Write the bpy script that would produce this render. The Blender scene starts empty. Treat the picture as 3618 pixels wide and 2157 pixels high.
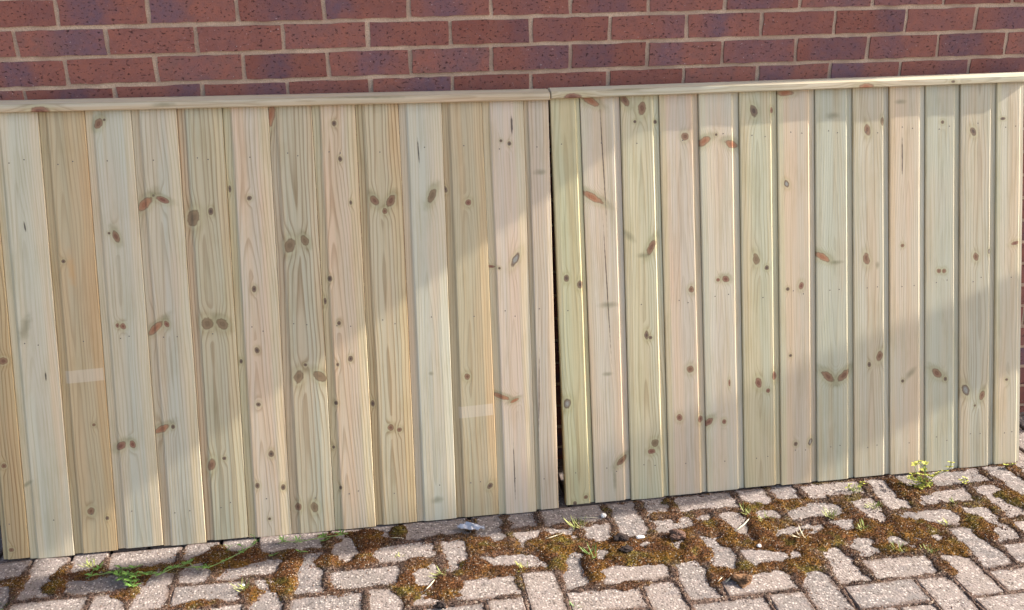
import bpy, bmesh, math, random
import numpy as np
from mathutils import Vector, Matrix

# ------------------------------------------------------------------ scene, camera, sky, sun
scene = bpy.context.scene
col = scene.collection
ZO = 1.3975                                     # fitted heights are measured from a mortar bed; this puts the paving near z = 0
CAM = np.array([0.83892, -2.77747, 0.18584 + ZO])
YAW, PIT, ROL, FPX, PW, PH = 0.15943, -0.35162, -0.01354, 3465.4, 3618.0, 2157.0
cy, sy, cp, sp = math.cos(YAW), math.sin(YAW), math.cos(PIT), math.sin(PIT)
FW = np.array([sy * cp, cy * cp, sp]); R0 = np.array([cy, -sy, 0.0]); U0 = np.cross(R0, FW)
RT = math.cos(ROL) * R0 + math.sin(ROL) * U0
UP = -math.sin(ROL) * R0 + math.cos(ROL) * U0
cam_data = bpy.data.cameras.new('camera')
cam = bpy.data.objects.new('camera', cam_data); col.objects.link(cam)
cam_data.sensor_width = 36; cam_data.lens = FPX / PW * 36; cam_data.clip_start = 0.02; cam_data.clip_end = 500
M = Matrix.Identity(4)
for i in range(3):
    M[i][0], M[i][1], M[i][2], M[i][3] = RT[i], UP[i], -FW[i], CAM[i]
cam.matrix_world = M
scene.camera = cam

SUN = Vector((1.0, 0.033, 0.62)).normalized()   # direction towards the sun: almost along the wall, from the right
world = bpy.data.worlds.new('World'); scene.world = world; world.use_nodes = True
wn = world.node_tree; bg = wn.nodes['Background']
sky = wn.nodes.new('ShaderNodeTexSky'); sky.sky_type = 'NISHITA'; sky.sun_disc = False
sky.sun_elevation = math.asin(SUN.z); sky.sun_rotation = math.atan2(SUN.x, SUN.y)
sky.air_density = 1.0; sky.dust_density = 3.5; sky.ozone_density = 1.0
wn.links.new(sky.outputs[0], bg.inputs[0]); bg.inputs[1].default_value = 0.14
sl = bpy.data.lights.new('sun', 'SUN'); sl.energy = 4.4; sl.angle = math.radians(0.47); sl.color = (1.0, 0.955, 0.885)
so = bpy.data.objects.new('sun', sl); col.objects.link(so)
so.rotation_euler = SUN.to_track_quat('Z', 'Y').to_euler(); so.location = (8, 0, 6)
scene.view_settings.view_transform = 'Standard'; scene.view_settings.look = 'None'
scene.view_settings.gamma = 1; scene.view_settings.exposure = 1.47
scene.render.engine = 'CYCLES'

# ------------------------------------------------------------------ helpers
rnd = random.Random(7)
def gz(x, y): return -0.0016 + 0.00609 * x - 0.01034 * y          # the paving slopes very slightly
def ray(px, py):
    d = FW * FPX + RT * (px - PW / 2) - UP * (py - PH / 2); return d / np.linalg.norm(d)
def ground(px, py, h=0.0):
    d = ray(px, py)
    t = (gz(CAM[0], CAM[1]) + h - CAM[2]) / (d[2] - 0.00609 * d[0] + 0.01034 * d[1])
    return CAM + t * d
def tag(o, label=None, cat=None, group=None, kind=None):
    if label: o['label'] = label
    if cat: o['category'] = cat
    if group: o['group'] = group
    if kind: o['kind'] = kind
    return o
def empty(name, loc=(0, 0, 0)):
    o = bpy.data.objects.new(name, None); o.location = loc; o.empty_display_size = 0.1; col.objects.link(o); return o
def link(name, me, parent=None, mat=None, loc=None):
    if mat is not None and not me.materials: me.materials.append(mat)
    o = bpy.data.objects.new(name, me); col.objects.link(o)
    if parent is not None: o.parent = parent
    if loc is not None: o.location = loc
    return o
def mesh(name, v, f, smooth=False):
    me = bpy.data.meshes.new(name); me.from_pydata([tuple(map(float, p)) for p in v], [], f); me.update()
    if smooth: me.polygons.foreach_set('use_smooth', [True] * len(me.polygons))
    return me
def box(name, lo, hi, mat, parent=None):
    v = [(x, y, z) for x in (lo[0], hi[0]) for y in (lo[1], hi[1]) for z in (lo[2], hi[2])]
    f = [(0, 1, 3, 2), (4, 6, 7, 5), (0, 4, 5, 1), (2, 3, 7, 6), (0, 2, 6, 4), (1, 5, 7, 3)]
    return link(name, mesh(name, v, f), parent, mat)
def tube(pts, radii, n=8):
    pts = [Vector(p) for p in pts]; v = []; f = []
    for i, p in enumerate(pts):
        d = (pts[min(i + 1, len(pts) - 1)] - pts[max(i - 1, 0)]).normalized()
        a = d.cross(Vector((0.3, 0.2, 1)) if abs(d.z) < .9 else Vector((1, 0, 0))).normalized(); b = d.cross(a)
        for k in range(n):
            t = 2 * math.pi * k / n; v.append(p + (a * math.cos(t) + b * math.sin(t)) * radii[i])
    for i in range(len(pts) - 1):
        for k in range(n):
            f.append((i * n + k, i * n + (k + 1) % n, (i + 1) * n + (k + 1) % n, (i + 1) * n + k))
    f.append(tuple(range(n))[::-1]); f.append(tuple((len(pts) - 1) * n + k for k in range(n)))
    return v, f
def s2l(c):
    return tuple((x / 255 / 12.92) if x <= 10 else ((x / 255 + 0.055) / 1.055) ** 2.4 for x in c)

class NT:                                        # small node-tree writer
    def __init__(s, name):
        s.m = bpy.data.materials.new(name); s.m.use_nodes = True; s.t = s.m.node_tree
        s.b = s.t.nodes['Principled BSDF']; s.out = s.t.nodes['Material Output']
    def n(s, typ, **kw):
        o = s.t.nodes.new(typ)
        for k, v in kw.items(): setattr(o, k, v)
        return o
    def put(s, sock, val):
        if isinstance(val, bpy.types.NodeSocket): s.t.links.new(val, sock)
        elif isinstance(val, (tuple, list)) and sock.type == 'RGBA' and len(val) == 3: sock.default_value = (*val, 1)
        else: sock.default_value = val
    def math(s, op, a, b=0.0, c=0.0, clamp=False):
        o = s.n('ShaderNodeMath', operation=op, use_clamp=clamp)
        for i, x in enumerate((a, b, c)): s.put(o.inputs[i], x)
        return o.outputs[0]
    def ramp(s, x, a, b, lo=0.0, hi=1.0, smooth=True):
        o = s.n('ShaderNodeMapRange', interpolation_type='SMOOTHSTEP' if smooth else 'LINEAR')
        for i, q in enumerate((x, a, b, lo, hi)): s.put(o.inputs[i], q)
        return o.outputs[0]
    def mix(s, fac, a, b, mode='MIX'):
        o = s.n('ShaderNodeMix', data_type='RGBA', blend_type=mode)
        s.put(o.inputs[0], fac); s.put(o.inputs[6], a); s.put(o.inputs[7], b); return o.outputs[2]
    def noise(s, vec, scale, detail=2.0, rough=.5, dist=0.0, col=False):
        o = s.n('ShaderNodeTexNoise'); s.put(o.inputs['Vector'], vec)
        s.put(o.inputs['Scale'], scale); s.put(o.inputs['Detail'], detail); s.put(o.inputs['Roughness'], rough); s.put(o.inputs['Distortion'], dist)
        return o.outputs['Color' if col else 'Fac']
    def voro(s, vec, scale, feature='F1', out='Distance', rnd_=1.0):
        o = s.n('ShaderNodeTexVoronoi', feature=feature); s.put(o.inputs['Vector'], vec); s.put(o.inputs['Scale'], scale)
        s.put(o.inputs['Randomness'], rnd_); return o.outputs[out]
    def mapping(s, vec, loc=(0, 0, 0), rot=0.0, scale=(1, 1, 1), typ='POINT'):
        o = s.n('ShaderNodeMapping', vector_type=typ); s.put(o.inputs[0], vec)
        o.inputs[1].default_value = loc
        o.inputs[2].default_value = (0, 0, rot); o.inputs[3].default_value = scale; return o.outputs[0]
    def cramp(s, fac, stops):
        o = s.n('ShaderNodeValToRGB'); e = o.color_ramp.elements
        while len(e) < len(stops): e.new(0.5)
        for k, (p, c) in zip(e, stops): k.position = p; k.color = (*c, 1)
        s.put(o.inputs[0], fac); return o.outputs[0]
    def length(s, v):
        o = s.n('ShaderNodeVectorMath', operation='LENGTH'); s.put(o.inputs[0], v); return o.outputs['Value']
    def bump(s, h, strength, dist):
        o = s.n('ShaderNodeBump'); s.put(o.inputs['Height'], h); o.inputs['Strength'].default_value = strength
        o.inputs['Distance'].default_value = dist; s.put(s.b.inputs['Normal'], o.outputs[0])
    def done(s, color, rough=.7, spec=.3):
        s.put(s.b.inputs['Base Color'], color); s.put(s.b.inputs['Roughness'], rough)
        s.put(s.b.inputs['Specular IOR Level'], spec); return s.m

# ------------------------------------------------------------------ materials of the setting
def brick_material(single):
    k = NT('brick_clay' if single else 'brick_clay_field')
    geo = k.n('ShaderNodeNewGeometry').outputs['Position']
    if single:
        oi = k.n('ShaderNodeObjectInfo'); tc = k.n('ShaderNodeTexCoord').outputs['Object']
        sep = k.n('ShaderNodeSeparateColor'); k.put(sep.inputs[0], oi.outputs['Color'])
        x = k.n('ShaderNodeSeparateXYZ'); k.put(x.inputs[0], tc)
        big = k.noise(geo, 22, 3, .6)
        wob = k.math('MULTIPLY', k.math('SUBTRACT', big, .5), .09)
        dx = k.math('ABSOLUTE', k.math('SUBTRACT', k.math('ADD', x.outputs[0], wob), k.math('MULTIPLY', k.math('SUBTRACT', sep.outputs[0], .5), .22)))
        hw = k.math('MULTIPLY', sep.outputs[1], .11)
        blue = k.ramp(k.math('SUBTRACT', dx, hw), -.03, .05, 1, 0)
        blue = k.math('MULTIPLY', blue, sep.outputs[2]); tone = oi.outputs['Random']
    else:
        blue = k.ramp(k.noise(geo, 9, 2, .5), .5, .62); tone = k.noise(geo, 4, 1)
        big = k.noise(geo, 22, 3, .6)
    red = k.mix(tone, s2l((140, 84, 72)), s2l((126, 88, 80)))
    red = k.mix(k.ramp(big, .35, .65), red, s2l((146, 92, 78)))
    red = k.mix(k.ramp(k.noise(geo, 60, 3, .6), .4, .7, 0, .45), red, s2l((134, 92, 86)))
    c = k.mix(k.math('MULTIPLY', blue, k.ramp(k.noise(geo, 45, 3, .65),   .3, .7, .5, .92)), red, s2l((102, 82, 94)))
    st = k.mapping(geo, scale=(1, 1, 1.7))
    pit = k.noise(st, 95, 3, .6); pitm = k.ramp(pit, .59, .67)
    c = k.mix(k.math('MULTIPLY', pitm, .75), c, s2l((52, 30, 30)))
    wh = k.ramp(k.noise(geo, 190, 1, .4), .74, .79); c = k.mix(k.math('MULTIPLY', wh, .7), c, s2l((190, 170, 165)))
    fine = k.noise(geo, 300, 3, .65); c = k.mix(.5, c, k.mix(1, c, k.mix(fine, (.35, .35, .35), (1.6, 1.6, 1.6)), 'MULTIPLY'))
    tv = k.math('MULTIPLY_ADD', tone, .34, .80); c = k.mix(1, c, k.mix(tv, (0, 0, 0), (1, 1, 1)), 'MULTIPLY')
    h = k.math('SUBTRACT', k.math('ADD', k.math('MULTIPLY', big, .4), k.math('MULTIPLY', fine, .25)), k.math('MULTIPLY', pitm, .8))
    k.bump(h, .8, .003)
    return k.done(c, .85, .25)
def mortar_material():
    k = NT('sandy_mortar'); p = k.n('ShaderNodeNewGeometry').outputs['Position']
    n1 = k.noise(p, 260, 3, .7); n2 = k.noise(p, 9, 3, .6)
    c = k.mix(k.ramp(n2, .3, .7), s2l((168, 142, 122)), s2l((210, 182, 154)))
    c = k.mix(k.ramp(n1, .35, .7, 0, .8), c, s2l((160, 132, 112)))
    c = k.mix(k.ramp(k.noise(p, 330, 1), .68, .75, 0, .7), c, s2l((205, 190, 175)))
    k.bump(n1, .8, .002); return k.done(c, .95, .1)
def plain(name, rgb, rough=.6, var=.15, scale=30, spec=.3):
    k = NT(name); p = k.n('ShaderNodeNewGeometry').outputs['Position']
    n = k.noise(p, scale, 4, .6); a = s2l(rgb)
    c = k.mix(n, tuple(x * (1 - var) for x in a), tuple(min(1, x * (1 + var)) for x in a))
    k.bump(n, .3, .002); return k.done(c, rough, spec)
def soil_material(name='joint_soil'):
    k = NT(name); p = k.n('ShaderNodeNewGeometry').outputs['Position']
    n = k.noise(p, 180, 4, .7); n2 = k.noise(p, 25, 3)
    c = k.mix(n, s2l((44, 32, 24)), s2l((122, 98, 84))); c = k.mix(k.ramp(n2, .4, .7, 0, .6), c, s2l((84, 56, 34)))
    k.bump(n, 1, .004); return k.done(c, .95, .1)
def paver_material(edge=True):
    k = NT('paver_concrete' if edge else 'paver_concrete_beyond'); p = k.n('ShaderNodeNewGeometry').outputs['Position']
    oi = k.n('ShaderNodeObjectInfo').outputs['Random']
    a = k.noise(p, 7, 3, .6); b = k.noise(p, 34, 4, .65)
    c = k.mix(oi, s2l((134, 123, 116)), s2l((108, 103, 101)))
    c = k.mix(k.ramp(a, .35, .65, 0, .6), c, s2l((124, 116, 110)))
    c = k.mix(k.ramp(b, .42, .66, 0, .75), c, s2l((136, 125, 120)))
    c = k.mix(k.ramp(k.noise(p, 14, 4, .7), .55, .72, 0, .7), c, s2l((104, 99, 100)))       # weathered grey areas
    cell = k.voro(p, 150, 'F1', 'Color'); sp_ = k.n('ShaderNodeSeparateColor'); k.put(sp_.inputs[0], cell)
    d = k.voro(p, 150, 'F1', 'Distance')
    isw = k.math('MULTIPLY', k.ramp(sp_.outputs[0], .74, .80), k.ramp(d, .42, .6, 1, 0))
    isd = k.math('MULTIPLY', k.ramp(sp_.outputs[1], .76, .80), k.ramp(d, .4, .6, 1, 0))
    c = k.mix(k.math('MULTIPLY', isd, .7), c, s2l((74, 66, 62)))
    c = k.mix(k.math('MULTIPLY', isw, .5), c, s2l((200, 190, 182)))
    pits = k.ramp(k.noise(p, 300, 3, .6), .56, .66); c = k.mix(k.math('MULTIPLY', pits, .6), c, s2l((66, 58, 55)))
    br = k.ramp(k.noise(p, 55, 3, .7), .63, .72); c = k.mix(k.math('MULTIPLY', br, .55), c, s2l((92, 66, 54)))
    c = k.mix(1, c, (1.03, .995, .965), 'MULTIPLY')
    if edge:                                    # dirt film creeping in from the joints
        tc = k.n('ShaderNodeSeparateXYZ'); k.put(tc.inputs[0], k.n('ShaderNodeTexCoord').outputs['Object'])
        ex = k.math('SUBTRACT', .098, k.math('ABSOLUTE', tc.outputs[0])); ey = k.math('SUBTRACT', .048, k.math('ABSOLUTE', tc.outputs[1]))
        e = k.math('SUBTRACT', k.math('MINIMUM', ex, ey), k.math('MULTIPLY', k.math('SUBTRACT', k.noise(p, 30, 4, .7), .42), .045))
        c = k.mix(k.ramp(e, -.004, .012, .75, 0), c, k.mix(k.noise(p, 160, 3, .7), s2l((60, 46, 38)), s2l((112, 92, 80))))
    h = k.math('ADD', k.math('MULTIPLY', k.noise(p, 260, 3, .7), .8), k.math('MULTIPLY', d, -.7)); k.bump(h, .7, .003)
    return k.done(c, .9, .2)
def moss_material(name='moss'):
    k = NT(name); p = k.n('ShaderNodeNewGeometry').outputs['Position']
    at = k.n('ShaderNodeAttribute', attribute_name='lush').outputs['Fac']
    a = k.noise(p, 16, 4, .65); b = k.ramp(k.noise(p, 150, 4, .8), .3, .7)
    c = k.mix(b, s2l((54, 35, 22)), s2l((134, 90, 56)))                      # rusty brown
    c = k.mix(k.ramp(a, .42, .62), c, k.mix(b, s2l((72, 51, 21)), s2l((150, 108, 48))))   # golden
    c = k.mix(k.ramp(k.noise(p, 13, 3, .6), .52, .66, 0, .8), c, k.mix(b, s2l((66, 58, 24)), s2l((140, 124, 58))))  # olive
    dry = k.mix(b, s2l((48, 35, 30)), s2l((138, 114, 100)))
    c = k.mix(k.ramp(k.math('ADD', at, k.math('MULTIPLY', k.math('SUBTRACT', k.noise(p, 40, 3, .7), .5), 1.2)), .4, .95, 1, 0), c, dry)                            # thin moss is mostly dry grit
    c = k.mix(k.ramp(k.noise(p, 170, 4, .8), .47, .62, 0, .8), c, s2l((26, 17, 12)))
    v = k.voro(p, 300, 'F1', 'Color'); sc = k.n('ShaderNodeSeparateColor'); k.put(sc.inputs[0], v)
    c = k.mix(k.math('MULTIPLY', k.ramp(sc.outputs[0], .955, .97), .7), c, s2l((180, 165, 145)))
    k.bump(k.noise(p, 380, 3, .7), 1, .005); return k.done(c, .95, .1)

M_brick = brick_material(True); M_brickf = brick_material(False); M_mortar = mortar_material()
M_soil = soil_material(); M_paver = paver_material(); M_paverf = paver_material(False); M_moss = moss_material()
M_white = plain('white_upvc', (225, 225, 222), .35, .03); M_black = plain('black_pipe_plastic', (38, 38, 40), .4, .1)
M_tile = plain('roof_tile_brown', (92, 70, 60), .8, .2); M_tarmac = plain('driveway_ground', (120, 112, 106), .95, .2, 60)

# ------------------------------------------------------------------ ground
g = mesh('ground', [(-60, -60, -.09), (60, -60, -.09), (60, 60, -.09), (-60, 60, -.09)], [(0, 1, 2, 3)])
tag(link('ground', g, None, M_tarmac), kind='structure')

# ------------------------------------------------------------------ brick house: wall, bricks, eaves, gutter, downpipe
XL, XR, ZE = -3.6, 4.45, 2.82
house = empty('brick_house', (0.7, 0, 0))
tag(house, 'red and purple brick house wall with sandy mortar behind both timber panels', 'house')
def under(o, p):                                 # keep world place when parented to a moved empty
    o.parent = p; o.matrix_parent_inverse = p.matrix_world.inverted(); return o
house.matrix_world = Matrix.Translation((0.7, 0, 0))
HP = Matrix.Translation((-0.7, 0, 0))
def hpart(o, p=None):
    o.parent = p or house
    if p is None: o.matrix_parent_inverse = HP
    return o
wall = hpart(box('wall', (XL, .0035, -.1), (XR, 3.5, ZE), M_mortar))
BW, BH = .2135, .0635
def brick_mesh(i):
    r = random.Random(100 + i); o = []
    def side(a, b, n):
        for k in range(n):
            t = k / n; o.append((a[0] + (b[0] - a[0]) * t, a[1] + (b[1] - a[1]) * t))
    w, h = BW / 2, BH / 2
    side((-w, -h), (w, -h), 7); side((w, -h), (w, h), 3); side((w, h), (-w, h), 7); side((-w, h), (-w, -h), 3)
    o = [(x + r.uniform(-.002, .0016), z + r.uniform(-.0016, .0015)) for x, z in o]; n = len(o)
    v = [(x, r.uniform(-.0006, .0003), z) for x, z in o] + [(x * 1.008, .03, z * 1.02) for x, z in o]
    f = [tuple(range(n))] + [(k, k + n, (k + 1) % n + n, (k + 1) % n) for k in range(n)]
    return mesh('brick_%d' % i, v, f)
bricks = [brick_mesh(i) for i in range(8)]
for b in bricks: b.materials.append(M_brick)
# purple flame marks per visible brick: (course, index): (centre 0..1, half width 0..1, strength)
FL = {(0, -1): (.8, .2, .2), (0, 0): (.35, .35, .9), (0, 1): (.15, .3, .9), (0, 2): (.6, .6, .6), (0, 3): (.08, .25, 1), (0, 4): (.45, .35, .8), (0, 5): (.5, .2, .3),
      (0, 6): (.5, .5, .6), (0, 7): (.2, .2, .2), (0, 8): (.35, .6, .7), (0, 9): (.6, .5, .5), (0, 10): (.3, .8, .4),
      (1, -1): (.5, .2, .1), (1, 0): (.75, .6, .8), (1, 1): (.4, .2, .1), (1, 2): (.3, .3, .15), (1, 3): (.2, .4, .15), (1, 4): (.05, .3, .4), (1, 5): (.95, .35, .6), (1, 6): (.3, .3, .3),
      (1, 7): (.9, .3, .5), (1, 8): (.42, .22, .9), (1, 9): (.6, .2, .2), (1, 10): (.85, .35, .8), (1, 11): (.4, .3, .2), (1, 12): (.6, .5, .7),
      (2, -1): (.45, .22, .9), (2, 0): (.5, .2, .05), (2, 1): (.45, .3, .3), (2, 2): (.4, .25, .9), (2, 3): (.55, .25, .8), (2, 4): (.6, .4, .5), (2, 5): (.8, .6, .7), (2, 6): (.3, .4, .75),
      (2, 7): (.25, .25, .8), (2, 8): (.5, .8, .5), (2, 9): (.6, .7, .7), (2, 10): (.3, .3, .6), (2, 11): (.35, .5, .8), (2, 12): (.6, .3, .3),
      (3, -1): (.5, .4, .4), (3, 0): (.55, .35, .9), (3, 1): (.85, .3, .9), (3, 2): (.8, .4, .8), (3, 3): (.4, .3, .2), (3, 4): (.75, .5, .9), (3, 5): (.4, .3, .15), (3, 6): (.5, .3, .1), (3, 7): (.5, .3, .1),
      (3, 8): (.5, .3, .1), (3, 9): (.2, .4, .7), (3, 10): (.15, .5, .9), (3, 11): (.8, .4, .5), (3, 12): (.6, .6, .5)}
fv, ff = [], []
nb = 0
for c in range(-24, 20):                        # course 0 is the top visible one; counted downwards
    zc = ZO + .0375 - c * .075
    if zc < -.03 or zc > ZE - .03: continue
    off = .5 if c % 2 == 0 else 0.0
    for i in range(-16, 23):
        xc = (i + off) * .225 + .1125
        if xc - .11 < XL or xc + .11 > XR: continue
        near = (-3 <= c <= 5 and -4 <= i <= 15) or (12 <= i <= 14 and c > 5)
        bm_ = bricks[(i * 7 + c * 3) % 8]
        dx, dz, dy = rnd.uniform(-.0012, .0012), rnd.uniform(-.001, .001), rnd.uniform(-.0018, .0012)
        if near and nb < 298:
            o = bpy.data.objects.new('brick', bm_); col.objects.link(o); o.parent = wall
            o.location = (xc + dx, dy, zc + dz); nb += 1
            fl = FL.get((c, i)) or (rnd.random(), rnd.uniform(.2, .5), rnd.choice([0, .2, .6, .9]))
            o.color = (*fl, 1)
        else:
            n0 = len(fv); fv += [(p.co.x + xc + dx, p.co.y + dy, p.co.z + zc + dz) for p in bm_.vertices]
            ff += [tuple(q + n0 for q in f.vertices) for f in bm_.polygons]
o = link('bricks_beyond', mesh('bricks_beyond', fv, ff), None, M_brickf); tag(o, kind='stuff'); o.parent = wall
sof = hpart(box('soffit', (XL - .1, -.33, ZE), (XR, .3, ZE + .02), M_white))
hpart(box('fascia', (XL - .1, -.352, ZE - .03), (XR, -.331, ZE + .17), M_white))
rv = [(XL - .15, -.42, ZE + .16), (XR + .03, -.42, ZE + .16), (XR + .03, 3.6, ZE + 2.3), (XL - .15, 3.6, ZE + 2.3)]
rv += [(a, b, c + .06) for a, b, c in rv]
hpart(link('roof', mesh('roof', rv, [(0, 3, 2, 1), (4, 5, 6, 7), (0, 1, 5, 4), (1, 2, 6, 5), (2, 3, 7, 6), (3, 0, 4, 7)]), None, M_tile))
gv, gf = [], []
for j, x in enumerate((XL - .1, XR + .02)):
    for k in range(9):
        t = math.pi + math.pi * k / 8; gv.append((x, -.41 + .055 * math.cos(t), ZE + .13 + .055 * math.sin(t)))
for k in range(8): gf.append((k, k + 1, k + 10, k + 9))
me = mesh('gutter', gv, gf, True); gu = hpart(link('gutter', me, None, M_black))
sd = gu.modifiers.new('thick', 'SOLIDIFY'); sd.thickness = .003
pv, pf = tube([(4.3, -.41, ZE + .09), (4.3, -.36, ZE + .0), (4.3, -.29, 2.74), (4.3, -.268, 2.6), (4.3, -.252, 2.37), (4.3, -.24, 1.9), (4.3, -.215, 1.56), (4.3, -.15, 1.2), (4.3, -.06, .95), (4.3, -.05, .8), (4.3, -.05, .0)], [.05, .055, .058, .058, .058, .06, .062, .058, .05, .048, .048], 14)
dp = hpart(link('downpipe', mesh('downpipe', pv, pf, True), None, M_black))
for z in (.15, .7):
    b_ = box('pipe_bracket', (4.235, -.096, z), (4.365, .0, z + .03), M_black); b_.parent = dp

# ------------------------------------------------------------------ block paving, 90 degree herringbone
PX0, PY0, PTH, PP = 1.29669, -0.70052, -0.01503, 0.101
ct, st_ = math.cos(PTH), math.sin(PTH)
def lat(u, v): return (PX0 + PP * (u * ct - v * st_), PY0 + PP * (u * st_ + v * ct))
def paver_mesh(i):
    r = random.Random(300 + i); a, b = .0975, .0478; o = []
    for sx_, sy_ in ((-1, -1), (1, -1), (1, 1), (-1, 1)):
        cr = r.uniform(.004, .009)
        pts = [(sx_ * a, sy_ * (b - cr)), (sx_ * (a - cr * .3), sy_ * (b - cr * .3)), (sx_ * (a - cr), sy_ * b)]
        o += pts if sx_ * sy_ > 0 else pts[::-1]
    o = o[:3][::-1] + o[3:6][::-1] + o[6:9][::-1] + o[9:][::-1] if False else o
    c = sorted(o, key=lambda p: math.atan2(p[1], p[0]))
    c = [(x + r.uniform(-.0012, .0012), y + r.uniform(-.0012, .0012)) for x, y in c]; n = len(c)
    tz = [r.uniform(-.0008, .0006) for _ in range(n)]
    v = [(x * .955, y * .915, tz[k]) for k, (x, y) in enumerate(c)] + [(x * .99, y * .98, tz[k] - .0022) for k, (x, y) in enumerate(c)] + [(x, y, -.006 ) for x, y in c] + [(x, y, -.06) for x, y in c]
    f = [tuple(range(n))]
    for L in range(3): f += [(L * n + k, (L + 1) * n + k, (L + 1) * n + (k + 1) % n, L * n + (k + 1) % n) for k in range(n)]
    me = mesh('paver_%d' % i, v, f); me.materials.append(M_paver); return me
pavers = [paver_mesh(i) for i in range(6)]
bed = box('paving', (-5, -5.5, -.089), (7, .003, -.022), M_soil); tag(bed, kind='structure')
cand = []
for m in range(-70, 71):
    for n in range(-40, 41):
        for kind in (0, 1):
            u, v = (0 + m + 3 * n, -1 + m - n) if kind == 0 else (2 + m + 3 * n, -2 + m - n)
            cu, cv = (u + 1, v + .5) if kind == 0 else (u + .5, v + 1)
            x, y = lat(cu, cv)
            if -3.5 < x < 6.5 and -5.4 < y < .095: cand.append((x, y, kind))
def vis(x, y): return -.75 < x < 3.5 and -1.22 < y
inner = sorted([c for c in cand if vis(c[0], c[1])], key=lambda c: (c[1] > -.28) * 5 + math.hypot(c[0] - 1.35, (c[1] + .7) * 1.6))
fv, ff = [], []
rp = random.Random(5)
innerset = set(inner[:298])
for c in cand:
    x, y, kind = c
    me = pavers[rp.randrange(6)]
    ang = PTH + (math.pi / 2 if kind else 0) + (math.pi if rp.random() < .5 else 0) + rp.uniform(-.012, .012)
    dz = rp.uniform(-.0025, .002); tx, ty = rp.uniform(-.012, .012), rp.uniform(-.012, .012)
    jx, jy = rp.uniform(-.0015, .0015), rp.uniform(-.0015, .0015)
    Mx = Matrix.Translation((x + jx, y + jy, gz(x, y) + dz)) @ Matrix.Rotation(ang, 4, 'Z') @ Matrix.Rotation(tx, 4, 'X') @ Matrix.Rotation(ty * .5, 4, 'Y')
    if c in innerset:
        o = bpy.data.objects.new('paver', me); col.objects.link(o); o.parent = bed; o.matrix_local = Mx
    else:
        n0 = len(fv); fv += [tuple(Mx @ p.co) for p in me.vertices]; ff += [tuple(q + n0 for q in f.vertices) for f in me.polygons]
o = link('pavers_beyond', mesh('pavers_beyond', fv, ff), bed, M_paverf); tag(o, kind='stuff')

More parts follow.
